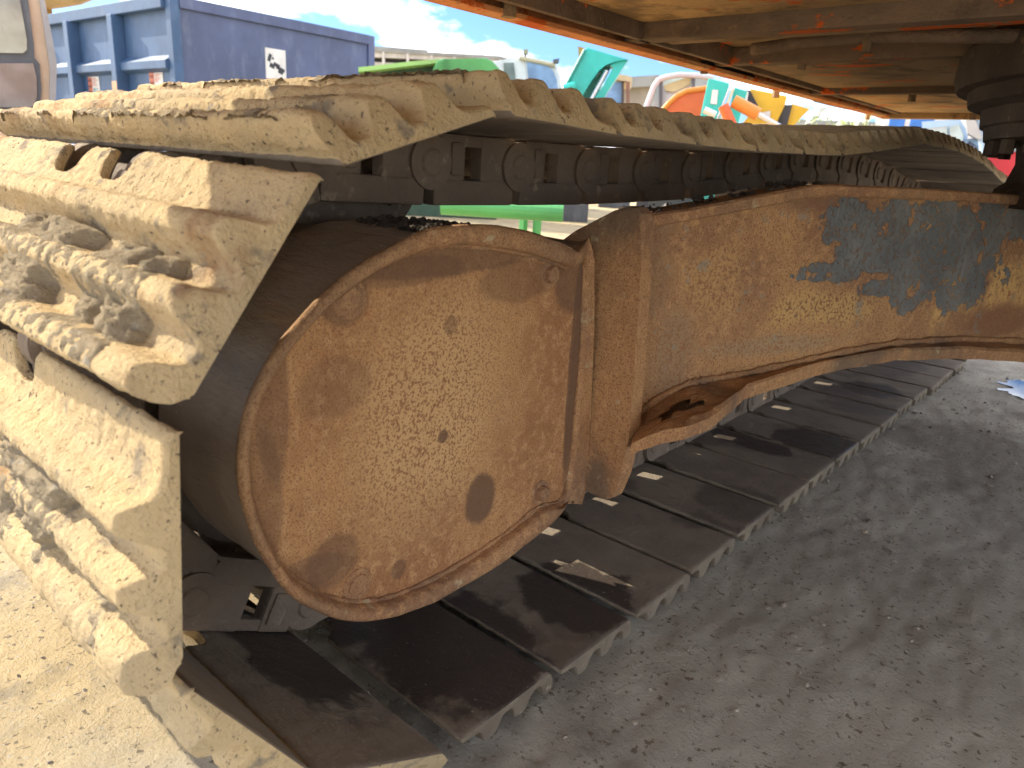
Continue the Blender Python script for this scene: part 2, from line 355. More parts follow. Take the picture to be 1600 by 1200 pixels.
g = link('ground', fast_mesh('ground', vs, fs), M['ground'], kind='structure')
def ground_z(x, y):
    p = np.array([x, y, 0.]); return GZ + fbm(p, 3.0, 2)*.003 + fbm(p*np.array([1, .6, 1]), 16, 3, .55)*.0035 + abs(fbm(p+9, 42, 2))*.002

# pebbles and crumbs
def clods(name, pts, mat, parent=None, squash=.7, label=None, sub=1):
    bm0 = bmesh.new(); bmesh.ops.create_icosphere(bm0, subdivisions=sub, radius=1); bv = np.array([v.co[:] for v in bm0.verts]); bf = np.array([[v.index for v in f.verts] for f in bm0.faces]); bm0.free()
    V = []; F = []; n = 0
    for (x, y, z, s) in pts:
        R = np.linalg.qr(np.random.randn(3, 3))[0]; sc3 = s*(.6+.8*np.random.rand(3))
        v = (bv*(1+.25*np.random.randn(len(bv), 1)))*sc3; v = v@R.T; v[:, 2] *= squash
        V.append(v+np.array([x, y, z])); F.append(bf+n); n += len(bv)
    return link(name, fast_mesh(name, np.concatenate(V), np.concatenate(F), False), mat, parent, kind='stuff', label=label)
pm = NT('pebble'); M['pebble'] = pm.fin(pm.mix(pm.ramp(pm.noise(60, 2), .4, .6), (.42, .37, .29), (.20, .17, .14)), .9)
pts = []
for _ in range(11000):
    x = random.uniform(-2.6, .5); y = random.uniform(-.6, 3.0); s = random.choice([.0012]*6+[.002]*4+[.0035]*2+[.006]) * random.uniform(.6, 1.3)
    if random.random() > (1.0 if x < -1.2 else .45): continue
    pts.append((x, y, ground_z(x, y)+s*.3, s))
gr = clods('gravel', pts, M['pebble']); gr['label'] = 'small pebbles and crumbs scattered over the dusty concrete'; gr['category'] = 'gravel'

# puddle
wm = NT('puddle_water'); wmat = wm.fin((.02, .02, .022), .03, spec=.9)
c0 = onZ(1610, 612, GZ)
pp = []
for i in range(40):
    a = i/40*2*math.pi; r = 1+.35*math.sin(3*a+1)+.22*math.sin(7*a)+.15*math.sin(13*a+2)
    pp.append((c0[0]+.10*r*math.cos(a), c0[1]+.11*r*math.sin(a), GZ+.0045))
link('puddle', me_of('puddle', pp, [tuple(range(40))]), wmat, label='small puddle reflecting blue sky on the dark concrete', cat='puddle', kind='structure')

# ================================================================== EXCAVATOR
EX = thing('excavator', 'old rusty excavator seen from beneath, orange upper body over muddy steel tracks', 'excavator')
XI, W = -.498, .82
PINS = [(-.002, .043), (.188, .043), (.378, .043), (.568, .043), (.7582, .043), (.9482, .043), (1.1384, .043), (1.3286, .043), (1.5188, .043), (1.709, .043), (1.899, .043), (2.089, .043), (2.279, .043), (2.4692, .043), (2.6594, .043), (2.8496, .043), (3.0329, .0934), (3.1517, .2416), (3.1617, .4314), (3.059, .5913), (2.8757, .6413), (2.6861, .654), (2.498, .681), (2.309, .7011), (2.1194, .7139), (1.9296, .7228), (1.7396, .7251), (1.5496, .7245), (1.3603, .7075), (1.171, .6908), (.9755, .6761), (.7855, .6714), (.5955, .6681), (.4055, .6687), (.2145, .6705), (.0245, .678), (-.153, .627), (-.264, .476), (-.276, .286), (-.172, .131)]
OFF = .043
PROF = [(.003, .002), (.003, .007), (.006, .0105), (.010, .012), (.028, .013), (.040, .015), (.047, .021), (.052, .033), (.056, .040), (.060, .042), (.070, .042), (.074, .040), (.078, .033), (.083, .021), (.088, .0155), (.102, .0155), (.107, .021), (.112, .033), (.116, .040), (.120, .042), (.130, .042), (.134, .040), (.138, .033), (.143, .021), (.148, .0155), (.162, .0155), (.167, .021), (.172, .033), (.176, .040), (.180, .042), (.187, .042), (.191, .040), (.193, .034), (.192, .026), (.188, .016), (.184, .010), (.1825, .006)]
INN = [(.1815, .002), (.179, .0), (.160, 0), (.120, 0), (.090, 0), (.060, 0), (.030, 0), (.010, 0), (.0045, .0)]
PO = np.array(PROF)
PM_ = PO[PO[:, 0].argsort()][2:-5]
PM_ = np.array([p for p in PROF[2:-5]])
def outer_n(t): return np.interp(t, PM_[:, 0], PM_[:, 1])
def resample(p, st):
    p = np.array(p); r = [p[0]]
    for a, b in zip(p[:-1], p[1:]):
        k = max(1, int(math.ceil(np.linalg.norm(b-a)/st)))
        for i in range(1, k+1): r.append(a+(b-a)*i/k)
    return np.array(r)
def shoe_mesh(name, nx, st, amp, seed, om='dust', flap=0.0, trail=0.0):
    o = resample(PROF, st); inn = resample([PROF[-1]]+INN+[PROF[0]], max(st, .008))[1:-1]
    pr = np.concatenate([o, inn]); no = len(o); n = len(pr)
    e = np.array([0, .0015, .004, .009, .016, .025, .035, .05]); xs = np.concatenate([e, np.linspace(.06, W-.06, nx), W-e[::-1]]); m = len(xs)
    X = np.repeat(xs[:, None], n, 1); T = np.repeat(pr[None, :, 0], m, 0); Nn = np.repeat(pr[None, :, 1], m, 0)
    isout = (np.arange(n) < no)[None, :]
    sl = np.maximum(0, Nn-.013)*(.12 if om == 'grime' else .55)
    end = np.minimum(X, W-X); sgn = np.where(X < W/2, 1, -1)
    X = X + sgn*sl*np.clip(1-end/.07, 0, 1)
    edge = np.clip(1-end/.005, 0, 1)
    Nn = Nn - np.where(isout, 1, -.5)*edge**2*.0035
    # mud-relief cut-outs in the leading lip, beside the chain
    for xc in (.432, .312):
        b = np.clip(1-((X-xc)/.034)**2, 0, 1)**.5; sft = b*.042*np.clip((.03-T)/.04, 0, 1); T = T+sft
    T = T - flap*np.clip((.022-T)/.019, 0, 1) + trail*np.clip((T-.172)/.018, 0, 1)*np.clip(Nn/.012, .4, 1)
    if amp > 0:
        p = np.stack([X+seed*3.1, T+seed, Nn], -1)
        d = fbm(p, 20, 2, .5)*amp*.45 + fbm(p+5, 85, 3, .7)*amp*.62
        wear = fbm(p*np.array([1, 0, 0])+7, 14, 2)*.0025*np.clip((Nn-.030)/.010, 0, 1)
        fade = np.where(isout, 1, .25)*np.clip(end/.01, .25, 1)
        # outward normal of the profile, roughly
        tn = np.gradient(pr, axis=0); nn = np.stack([-tn[:, 1], tn[:, 0]], -1); nn /= np.linalg.norm(nn, axis=1)[:, None]+1e-9
        T = T + d*fade*nn[None, :, 0]; Nn = Nn + d*fade*nn[None, :, 1] + wear*isout
    V = np.stack([X, T, Nn], -1).reshape(-1, 3); id2 = np.arange(m*n).reshape(m, n)
    a = id2[:-1]; b = id2[1:]; ar = np.roll(a, -1, 1); br = np.roll(b, -1, 1)
    F = np.stack([a, ar, br, b], -1).reshape(-1, 4)
    me = bpy.data.meshes.new(name); me.materials.append(M[om]); me.materials.append(M['inner'])
    # caps
    capv = []; faces = [tuple(f) for f in F.tolist()]
    base = len(V); c1 = V.reshape(m, n, 3)[0]; c2 = V.reshape(m, n, 3)[-1]
    allv = np.concatenate([V, c1, c2])
    faces.append(tuple(range(base, base+n))[::-1]); faces.append(tuple(range(base+n, base+2*n)))
    me.from_pydata(allv.tolist(), [], faces)
    sm = [True]*(len(faces)-2)+[False, False]; me.polygons.foreach_set('use_smooth', sm)
    jj = np.tile((np.arange(n) >= no-1).astype(int), m-1); me.polygons.foreach_set('material_index', list(jj)+[0, 0])
    bm = bmesh.new(); bm.from_mesh(me); bmesh.ops.triangulate(bm, faces=[f for f in bm.faces if len(f.verts) > 4]); bmesh.ops.recalc_face_normals(bm, faces=bm.faces[:]); bm.to_mesh(me); bm.free()
    co = np.empty(len(me.vertices)*3); me.vertices.foreach_get('co', co); co = co.reshape(-1, 3)
    return me
def mud_mesh(name, seed, thr, xr, lift=1.0):
    xs = np.arange(.045, W-.045, .0034); ts = np.arange(.002, .196, .0034)
    X, T = np.meshgrid(xs, ts, indexing='ij'); p = np.stack([X+seed*2.7, T*1.3, X*0+seed*.37], -1)
    base = outer_n(T); mask = fbm(p, 9, 3, .6) + .55*np.exp(-((X-xr[0])/xr[1])**2) - 3.0*np.clip((.088-T)/.02, 0, 1)*(X < .60) - 1.5*np.clip((.075-np.minimum(X, W-X))/.03, 0, 1)
    rough = (np.abs(fbm(p+4, 60, 3, .65))-.22)*.0085 + fbm(p+8, 150, 2, .7)*.0018
    sm = np.clip((mask-thr)*1.6, 0, 1); top = np.minimum(.013+.024*lift*sm**.8, .038)
    Z = np.maximum(base, top) - .0035 + (rough*.8+.0035)*np.clip(sm*4, 0, 1); Z = np.where(mask > thr-.05, np.minimum(Z, .043+rough*.2), base-.012)
    keep = (Z > base-.002); ni, nj = X.shape
    V = np.stack([X, T, Z], -1).reshape(-1, 3); id2 = np.arange(ni*nj).reshape(ni, nj)
    F = np.stack([id2[:-1, :-1], id2[1:, :-1], id2[1:, 1:], id2[:-1, 1:]], -1).reshape(-1, 4)
    k = keep.reshape(-1); kf = k[F].any(1); F = F[kf]
    if len(F) == 0: return None
    used = np.unique(F); mp_ = np.zeros(len(V), int); mp_[used] = np.arange(len(used))
    return fast_mesh(name, V[used], mp_[F], True)
NP = len(PINS)
def link_mesh():
    bm = bmesh.new()
    for s in (0, 1):
        x0 = .312 if s == 0 else .480; x1 = x0+.028
        add_box(bm, (x0, .008, -.103), (x1, .182, -.066), .005)              # rail
        add_box(bm, (x0+.002, .008, -.068), (x1-.002, .084, -.001), .004)      # body with one slot through it
        add_box(bm, (x0+.002, .118, -.068), (x1-.002, .170, -.001), .005)
        add_box(bm, (x0+.004, .082, -.018), (x1-.004, .120, -.002), .002)
        add_box(bm, (x0-.003 if s == 0 else x0, .124, -.060), (x1 if s == 0 else x1+.003, .150, -.012), .006)
        for t in (.0, .19):
            dx = (-.004 if t == 0 else .003)*(1 if s == 0 else -1)
            add_tube(bm, (x0+dx, t, -.043), (x1+dx, t, -.043), .038, 28)
    add_box(bm, (.345, .03, -.034), (.475, .05, -.004), .003)
    return bm_me('track_link', bm)
LM = link_mesh(); LM.materials.append(M['dark'])
bm = bmesh.new(); add_tube(bm, (.3045, 0, -.043), (.5155, 0, -.043), .020, 20); bmesh.ops.bevel(bm, geom=[e for e in bm.edges if len(e.link_faces) == 2 and any(len(f.verts) > 6 for f in e.link_faces)], offset=.003, segments=1, affect='EDGES')
PM = bm_me('link_pin', bm); PM.materials.append(M['dark'])
bm = bmesh.new()
for x in (.325, .495):
    for t in (.105,): bmesh.ops.create_cone(bm, cap_ends=True, segments=6, radius1=.011, radius2=.010, depth=.02, matrix=Matrix.Translation((x, t, .034)))
BM_ = bm_me('shoe_bolt', bm); BM_.materials.append(M['dust'])
lowg = [shoe_mesh('track_shoe_grimy', 60, .006, .002, 40+k, 'grime', -.005) for k in range(3)]
NEAR = {34: 1, 35: 2, 36: 3, 37: 4, 38: 5, 39: 6, 40: 7, 0: 8, 33: 9, 1: 10}
lows = [shoe_mesh('track_shoe_plain', 34, .010, .0014, 20+k) for k in range(3)]
for i in range(NP):
    a = np.array(PINS[i]); b = np.array(PINS[(i+1) % NP]); t = (b-a)/np.linalg.norm(b-a); n = np.array([t[1], -t[0]])
    o3 = a + n*OFF
    mt = Matrix(((-1, 0, 0, XI), (0, t[0], n[0], o3[0]), (0, t[1], n[1], o3[1]), (0, 0, 0, 1)))
    me = shoe_mesh('track_shoe_worn', 220, .0036, .0022, NEAR[i], 'grime' if i < 3 else 'dust', {36: .012, 37: .007, 38: .007}.get(i, .012 if i > 38 else (-.005 if i < 3 else 0.0)), {36: .006, 37: .016, 38: .014, 39: .012}.get(i, 0.0)) if i in NEAR else (lowg if i < 16 else lows)[i % 3]
    if i in (36, 37): mt = mt @ Matrix.Rotation(math.radians(-1.5 if i == 36 else .7), 4, 'Y')
    if i < 16: mt = Matrix.Translation((random.uniform(-.006, .006), 0, random.uniform(-.002, .002))) @ mt @ Matrix.Rotation(random.uniform(-.006, .006), 4, 'Z')
    s = link('track_shoe', me, None, EX); s.matrix_world = mt
    if i in (35, 36, 37, 38, 39, 40, 34, 33):
        prm = {37: (.12, (.36, .24)), 38: (.22, (.40, .26)), 39: (.18, (.35, .26)), 40: (.30, (.5, .3)), 36: (.16, (.22, .22)), 35: (.16, (.2, .3)), 34: (.12, (.2, .5)), 33: (.12, (.2, .5))}[i]
        mm = mud_mesh('dried_mud', i, prm[0], prm[1], 1.0)
        if mm: d = link('dried_mud', mm, M['mud'], s, kind='stuff', label='crust of dried mud packed between the grousers')
    l = link('track_link', LM, None, EX); l.matrix_world = mt
    link('link_pin', PM, None, l)

# final drive housing: drum, recessed cover plate, rolled rim, bolts
RO = [(940, 405), (905, 392), (850, 368), (780, 352), (700, 352), (640, 370), (560, 415), (500, 465), (450, 520), (415, 572), (390, 625), (376, 680), (372, 730), (377, 780), (391, 832), (416, 882), (450, 926), (495, 957), (540, 972), (590, 972), (640, 958), (700, 930), (770, 890), (840, 837), (900, 787), (925, 765)]
RI = [(925, 428), (895, 418), (850, 402), (790, 390), (720, 384), (670, 391), (620, 407), (565, 440), (510, 484), (462, 536), (427, 590), (405, 640), (394, 690), (393, 740), (399, 785), (412, 828), (432, 868), (462, 905), (505, 935), (550, 948), (600, 945), (650, 928), (715, 895), (785, 850), (850, 798), (898, 755)]
XF = -.600
def smooth_closed(pts, k=3):
    p = np.array(pts); n = len(p); r = []
    for i in range(n):
        p0, p1, p2, p3 = p[i-1], p[i], p[(i+1) % n], p[(i+2) % n]
        for j in range(k):
            t = j/k; r.append(.5*((2*p1)+(-p0+p2)*t+(2*p0-5*p1+4*p2-p3)*t*t+(-p0+3*p1-3*p2+p3)*t**3))
    return np.array(r)
ro = smooth_closed([onX(x, y, XF)[1:] for x, y in RO]); ri = smooth_closed([onX(x, y, XF-.004)[1:] for x, y in RI]); nn_ = len(ro)
def rings(name, specs, mat, parent, smooth=True, wob=0.0, **k):
    V = []; F = []; n = nn_
    for (ring, x, infl) in specs:
        c = ring.mean(0); q = ring-c; q = q*(1+infl/np.linalg.norm(q, axis=1)[:, None]) + c
        for j, v in enumerate(q):
            k_ = min(1, max(0, (v[0]-.305)/.03)); V.append((x if x < XF-.012 else x+(XF-.012-x)*k_, v[0], v[1]))
    V = np.array(V)
    if wob: V[:, 0] += fbm(V, 14, 2)*wob; V[:, 1] += fbm(V+3, 14, 2)*wob; V[:, 2] += fbm(V+7, 14, 2)*wob
    for s in range(len(specs)-1):
        for j in range(n): F.append((s*n+j, s*n+(j+1) % n, (s+1)*n+(j+1) % n, (s+1)*n+j))
    return link(name, me_of(name, V, F, smooth), mat, parent, **k)
xs_ = np.linspace(-.79, XF-.006, 12)
DH = rings('drive_housing', [(ro, x, -.012-.012*(x < -.6)*0) for x in xs_], M['drum'], EX, wob=.003)
mid = (ro+ri)/2
rings('housing_rim', [(ro, XF-.020, -.013), (ro, XF-.010, -.003), (ro, XF-.002, .000), (ro, XF+.003, -.004), (mid, XF+.004, 0), (ri, XF+.001, .004), (ri, XF-.005, .000), (ri, XF-.016, .000), (ri, XF-.030, .000)], M['rim'], DH, wob=.0018)
cp = [(XF-.018, v[0], v[1]) for v in ri]; c = np.mean(cp, 0)
# plate as a fine fan, very slightly dished
V = [tuple(c)]; F = []; K = 14
for k in range(1, K+1):
    for v in cp:
        q = c+(np.array(v)-c)*(k/K)*(1.01 if k == K else 1); V.append((q[0]+.0015*math.sin(9*q[1])*math.cos(8*q[2]), q[1], q[2]))
for j in range(nn_): F.append((0, 1+j, 1+(j+1) % nn_))
for k in range(K-1):
    for j in range(nn_): F.append((1+k*nn_+j, 1+(k+1)*nn_+j, 1+(k+1)*nn_+(j+1) % nn_, 1+k*nn_+(j+1) % nn_))
CPL = link('cover_plate', me_of('cover_plate', V, F, True), M['plate'], EX, label='rust-orange speckled cover plate of the travel drive')
for (px, py, r, proud) in ((548, 468, .015, .004), (860, 429, .0135, .010), (845, 770, .0135, .012), (560, 914, .0145, .005)):
    p = onX(px, py, XF-.016); bm = bmesh.new()
    add_tube(bm, (XF-.020, p[1], p[2]), (XF-.016, p[1], p[2]), r*1.45, 24)
    add_tube(bm, (XF-.018, p[1], p[2]), (XF-.018+proud, p[1], p[2]), r, 6 if proud > .008 else 20, r*.9)
    bmesh.ops.bevel(bm, geom=bm.edges[:], offset=.0012, segments=1, affect='EDGES')
    link('cover_bolt', bm_me('cover_bolt', bm), M['rim'], CPL)
# weld bead round the plate edge
def tube_path(name, pts, r, mat, parent, seg=8, closed=True, jit=.0, **k):
    pts = np.array(pts); n = len(pts); V = []; F = []
    for i in range(n):
        a = pts[(i-1) % n] if closed or i > 0 else pts[i]; b = pts[(i+1) % n] if closed or i < n-1 else pts[i]
        d = (b-a)/(np.linalg.norm(b-a)+1e-9); u = np.cross(d, [.3, .2, .9]); u /= np.linalg.norm(u); v = np.cross(d, u); rr = r*(1+jit*random.uniform(-1, 1))
        for s in range(seg): an = 2*math.pi*s/seg; V.append(pts[i]+rr*(math.cos(an)*u+math.sin(an)*v))
    for i in range(n if closed else n-1):
        for s in range(seg): F.append((i*seg+s, i*seg+(s+1) % seg, ((i+1) % n)*seg+(s+1) % seg, ((i+1) % n)*seg+s))
    return link(name, me_of(name, V, F, True), mat, parent, **k)
tube_path('weld_bead', [(XF-.017, v[0], v[1]) for v in smooth_closed(ri, 2)], .0045, M['rust'], CPL, jit=.35)
# debris lying on top of the housing
pts = []
tops = [onX(x, y, -.66) for x, y in ((620, 352), (680, 340), (740, 338), (800, 342), (850, 352), (890, 366))]
for _ in range(1500):
    X = -.612-.15*random.random()**1.6; f = .25+.75*random.random(); base = ro[:, 0]; y = -.04+.32*f
    # height of the housing top at this y
    up = ro[ro[:, 1] > .45]; o_ = np.argsort(up[:, 0]); z = np.interp(y, up[o_, 0], up[o_, 1])-.012
    s = random.choice([.0012, .0018, .0025, .003, .0045]); pts.append((X, y, z+s*.2+random.uniform(0, .006)*(X < -.63), s))
clods('dirt_debris', pts, M['dirt_and_shade'], DH, .8, label='black crumbs of dirt lying on top of the housing')
# clumps hanging on the housing and between the links
# sprocket behind the housing
bm = bmesh.new(); add_tube(bm, (-.87, .045, .384), (-.945, .045, .384), .265, 40)
for k in range(21):
    a = 2*math.pi*k/21; ca, sa = math.cos(a), math.sin(a); tt = Matrix(((1, 0, 0, -.908), (0, ca, -sa, .045+.27*ca), (0, sa, ca, .384+.27*sa), (0, 0, 0, 1)))
    add_box(bm, (-.03, -.02, -.018), (.03, .028, .018), .006, tt)
link('sprocket', bm_me('sprocket', bm), M['dark'], EX)
tube('sprocket_hub', (-.79, .045, .384), (-.872, .045, .384), .20, M['drum'], EX, 40)
tube('sprocket_hub', (-1.13, .045, .384), (-.946, .045, .384), .22, M['drum'], EX, 40)
# end plate (rib) between the housing and the leg
RY = .385
rp_ = [onY(x, y, RY) for x, y in ((872, 378), (900, 360), (935, 342), (962, 328), (980, 322), (995, 324), (1003, 334), (1005, 352), (1002, 420), (996, 500), (990, 600), (982, 690), (972, 745), (958, 778), (945, 782), (915, 768))]
lft = [np.array([-.66, RY, .19]), np.array([-.66, RY, .57])]
prism('end_plate', rp_+lft, (0, .030, 0), M['rib'], EX, .005)

# cable-like drips of mud on the plate edge
# leg of the centre frame
LT = [(1000, 338), (1060, 328), (1130, 316), (1200, 302), (1250, 294), (1285, 291), (1400, 296), (1500, 302), (1600, 309), (1750, 318)]
LB = [(1750, 556), (1600, 534), (1500, 530), (1400, 535), (1300, 553), (1200, 577), (1100, 596), (1050, 612), (1000, 645), (975, 700)]
fl_ = [onLeg(x, y) for x, y in LT+LB]
LEG = prism('frame_leg', fl_, -LEG_N*.05, M['leg'], EX, .004, label='leg of the centre frame with slate blue paint flaking off orange rust')
# top flange along the leg
tf = [onLeg(x, y) for x, y in LT]; V = []; F = []
for k, (u_, dz) in enumerate(((0, .004), (.020, .005), (.024, .002), (.024, -.012), (.020, -.015), (0, -.015))):
    for p in tf: q = p+LEG_N*u_+np.array([0, 0, dz]); V.append(q)
n = len(tf)
for k in range(5):
    for j in range(n-1): F.append((k*n+j, k*n+j+1, (k+1)*n+j+1, (k+1)*n+j))
V = np.array(V); V[:, 2] += fbm(V, 30, 2)*.002
link('top_flange', me_of('top_flange', V, F), M['rust'], LEG)
# bottom flange with the lifting-eye bulge near the end plate
bi = [(1000, 648), (1020, 632), (1050, 614), (1075, 602), (1100, 597), (1150, 589), (1200, 579), (1300, 556), (1400, 538), (1500, 532), (1600, 536), (1750, 558)]
bo = [(986, 693), (1008, 682), (1040, 672), (1072, 667), (1105, 655), (1132, 636), (1165, 606), (1290, 567), (1400, 548), (1500, 546), (1600, 551), (1750, 573)]
I3 = np.array([onLeg(x, y) for x, y in bi]); O3 = []
for (x, y), i3 in zip(bo, I3): O3.append(onZ(x, y, i3[2]-.004))
O3 = np.array(O3); n = len(I3); hole = onZ(1064, 634, I3[3][2]-.002)
V = []; F = []; J = 8; S = 60
tq = np.linspace(0, n-1, S); Ii = np.stack([np.interp(tq, range(n), I3[:, k]) for k in range(3)], 1); Oo = np.stack([np.interp(tq, range(n), O3[:, k]) for k in range(3)], 1)
for i in range(S):
    for j in range(J+1):
        V.append(Ii[i]+(Oo[i]-Ii[i])*j/J + (np.array([0, 0, .004]) if j == J-1 else 0))
V0 = len(V)
for i in range(S): V.append(Oo[i]+np.array([0, 0, -.020]))
for i in range(S): V.append(Ii[i]+np.array([0, 0, -.020]))
for i in range(S-1):
    for j in range(J):
        q = (i*(J+1)+j, i*(J+1)+j+1, (i+1)*(J+1)+j+1, (i+1)*(J+1)+j); cc = np.mean([V[k] for k in q], 0)
        d = (cc-hole); e1 = d@((LEG_B-LEG_A)/np.linalg.norm(LEG_B-LEG_A)); e2 = d@LEG_N
        if (e1/.042)**2+(e2/.020)**2 < 1: continue
        F.append(q)
    F.append((i*(J+1)+J, V0+i, V0+i+1, (i+1)*(J+1)+J)); F.append((V0+i, V0+S+i, V0+S+i+1, V0+i+1))
V = np.array(V); V[:, 2] += fbm(V, 25, 2)*.0025
link('bottom_flange', me_of('bottom_flange', V, F, False), M['rib'], LEG)
tube_path('weld_bead', [onLeg(x, y, .004) for x, y in np.stack([np.interp(np.linspace(0, 11, 90), range(12), np.array(bi)[:, 0]), np.interp(np.linspace(0, 11, 90), range(12), np.array(bi)[:, 1])-3], 1)], .006, M['rust'], LEG, closed=False, jit=.4)
# mud clinging to the leg top edge
pts = []
for _ in range(80):
    i = random.random()*5; p = np.array([np.interp(i, range(len(tf)), np.array(tf)[:, k]) for k in range(3)]); s = random.choice([.002, .003, .005, .007])
    pts.append((p[0]-random.uniform(-.015, .05), p[1]+random.uniform(0, .02), p[2]+.005, s))
clods('dirt_debris', pts, M['dirt_and_shade'], LEG)
# track frame, rollers
box('frame_saddle', (-.795, 1.15, .42), (-.52, 2.1, .60), M['dark'], EX, .01)
box('track_frame', (-1.03, .366, .195), (-.79, 2.75, .50), M['dark'], EX, .01)
for y in (.55, .95, 1.35, 1.75, 2.15, 2.55):
    tube('bottom_roller', (-1.02, y, .155), (-.80, y, .155), .062, M['dark'], EX, 24)
tube('carrier_roller', (-1.0, 1.55, .59), (-.80, 1.55, .59), .066, M['dark'], EX, 24)
box('roller_bracket', (-.93, 1.5, .49), (-.89, 1.6, .60), M['dark'], EX)
tube('idler', (-.97, 2.862, .352), (-.85, 2.862, .352), .255, M['dark'], EX, 40)
# centre body and slewing ring
CC = (.28, 1.6)
bm = bmesh.new(); add_prism(bm, [(-.06, 1.62, .33), (.8, 1.3, .33), (.8, 2.1, .33), (-.06, 2.1, .33)], (0, 0, .325), .01)
link('centre_body', bm_me('centre_body', bm), M['rust'], EX)
lathe('ring_pedestal', [(.10, .64), (.618, .64), (.612, .675), (.594, .69), (.583, .73), (.590, .775), (.3, .79)], CC, M['ring'], EX)
lathe('slewing_ring', [(.3, .772), (.625, .772), (.655, .775), (.660, .800), (.668, .803), (.672, .835), (.700, .845), (.705, .872), (.728, .875), (.737, .90), (.735, .945), (.70, .985), (.3, .99)], CC, M['ring'], EX)
for k in range(40):
    a = 2*math.pi*k/40; tube('ring_bolt', (CC[0]+.637*math.cos(a), CC[1]+.637*math.sin(a), .745), (CC[0]+.637*math.cos(a), CC[1]+.637*math.sin(a), .773), .014, M['ring'], EX, 6)
# ---- upper body underside
HX, HZ = -1.018, .926
UB = link('upper_body', None, None, EX); UB['label'] = 'underside of the orange upper body'
def hb(name, lo, hi, mat, bev=.004): return box(name, lo, hi, mat, UB, bev)
hb('side_skirt', (HX-.012, -.80, HZ), (HX, 2.975, 1.5), M['orange'])
hb('skirt_lip', (HX+.001, -.80, HZ), (HX+.036, 2.975, HZ+.010), M['orange'], .002)
hb('edge_channel', (HX+.062, -.80, HZ+.012), (HX+.078, 2.93, HZ+.07), M['beam'], .002)
hb('floor_panel', (HX+.0, -.80, HZ+.062), (HX+.0635, 2.97, HZ+.075), M['beam'], .001)
hb('floor_panel', (HX+.08, -.80, HZ+.030), (1.55, .60, HZ+.046), M['tan'], .002)
hb('floor_panel', (HX+.08, .603, HZ+.045), (1.55, .93, HZ+.062), M['tan'], .002)
hb('cross_beam', (HX+.03, .935, HZ+.012), (1.55, .985, HZ+.12), M['beam'])
hb('cross_beam', (HX+.03, 1.035, HZ+.020), (1.55, 1.065, HZ+.12), M['tand'])
hb('floor_panel', (HX+.08, .985, HZ+.055), (1.55, 1.40, HZ+.07), M['tand'], .002)
hb('cross_beam', (HX+.03, 1.36, HZ+.014), (1.55, 1.40, HZ+.054), M['beam'])
hb('floor_panel', (HX+.08, 1.403, HZ+.024), (1.55, 2.03, HZ+.04), M['tand'], .002)
hb('cross_beam', (HX+.03, 2.035, HZ+.006), (1.55, 2.075, HZ+.12), M['beam'])
hb('floor_panel', (HX+.08, 2.08, HZ+.018), (1.55, 2.90, HZ+.034), M['tan'], .002)
hb('cross_beam', (HX, 2.93, HZ-.004), (1.55, 2.965, HZ+.12), M['tan'])
# thin dark plates, painted-in shade of the openings beside the edge channel
prism('gusset_shade', [onZ(x, y, HZ+.019) for x, y in ((1090, 98), (1136, 98), (1158, 104), (1174, 115), (1190, 134), (1168, 129), (1128, 116), (1098, 106))], (0, 0, .004), M['dirt_and_shade'], UB)
prism('gusset_shade', [onZ(x, y, HZ+.014) for x, y in ((1262, 152), (1288, 153), (1306, 161), (1326, 172), (1300, 166), (1272, 159))], (0, 0, .003), M['dirt_and_shade'], UB)
prism('gusset_shade', [onZ(x, y, HZ+.040) for x, y in ((1040, 90), (1080, 86), (1125, 80), (1150, 86), (1120, 94), (1075, 96))], (0, 0, .004), M['dirt_and_shade'], UB)
hb('body_shell', (HX, -.80, 1.13), (1.55, 2.97, 1.9), M['orange'], .05)
hb('rear_skirt', (HX, -.82, HZ), (1.55, -.802, 1.12), M['orange'])
for (px, py, Z, r, h) in ((795, 20, HZ+.005, .014, .03), (1355, 72, HZ+.01, .009, .05), (1425, 155, HZ+.0, .012, .03), (1355, 185, HZ-.006, .010, .018), (1520, 185, HZ-.008, .012, .02), (1250, 105, HZ+.01, .014, .03), (1212, 150, HZ, .012, .02), (1100, 112, HZ, .010, .02)):
    p = onZ(px, py, Z); tube('underside_bolt', (p[0], p[1], Z-h*.25), (p[0], p[1], Z+h), r, M['tand'], UB, 6)
# a hose along the cross beam
hp = [np.array([x, 1.16+.02*math.sin(5*x), HZ+.02+.008*math.sin(8*x)]) for x in np.linspace(-.8, 1.2, 60)]
tube_path('hydraulic_hose', hp, .013, M['beam'], UB, 10, False)

# ================================================================== BACKGROUND
def P2(d, **k): return k
def slab(name, poly, D, depth, mat, parent, px0=None, bev=0.0, dz=0.0, **k):
    px0 = px0 if px0 is not None else sum(p[0] for p in poly)/len(poly)
    h0 = ray(px0, 260)[:2]; h0 = h0/np.linalg.norm(h0); ext = np.array([h0[0], h0[1], 0])*depth
    return prism(name, [onD(x, y, D, px0) for x, y in poly], ext, mat, parent, bev, **k)
def gpt(px, D, z):
    h0 = ray(px, 260)[:2]; h0 = h0/np.linalg.norm(h0); return np.array([CAM[0]+h0[0]*D, CAM[1]+h0[1]*D, z])
def boxat(name, px0, px1, z0, z1, D, depth, mat, parent, bev=.01, **k):
    a = gpt(px0, D, z0); b = gpt(px1, D, z0); h0 = ray((px0+px1)/2, 260)[:2]; h0 /= np.linalg.norm(h0); e = np.array([h0[0], h0[1], 0])*depth
    return prism(name, [a, b, b+e, a+e], (0, 0, z1-z0), mat, parent, bev, **k)
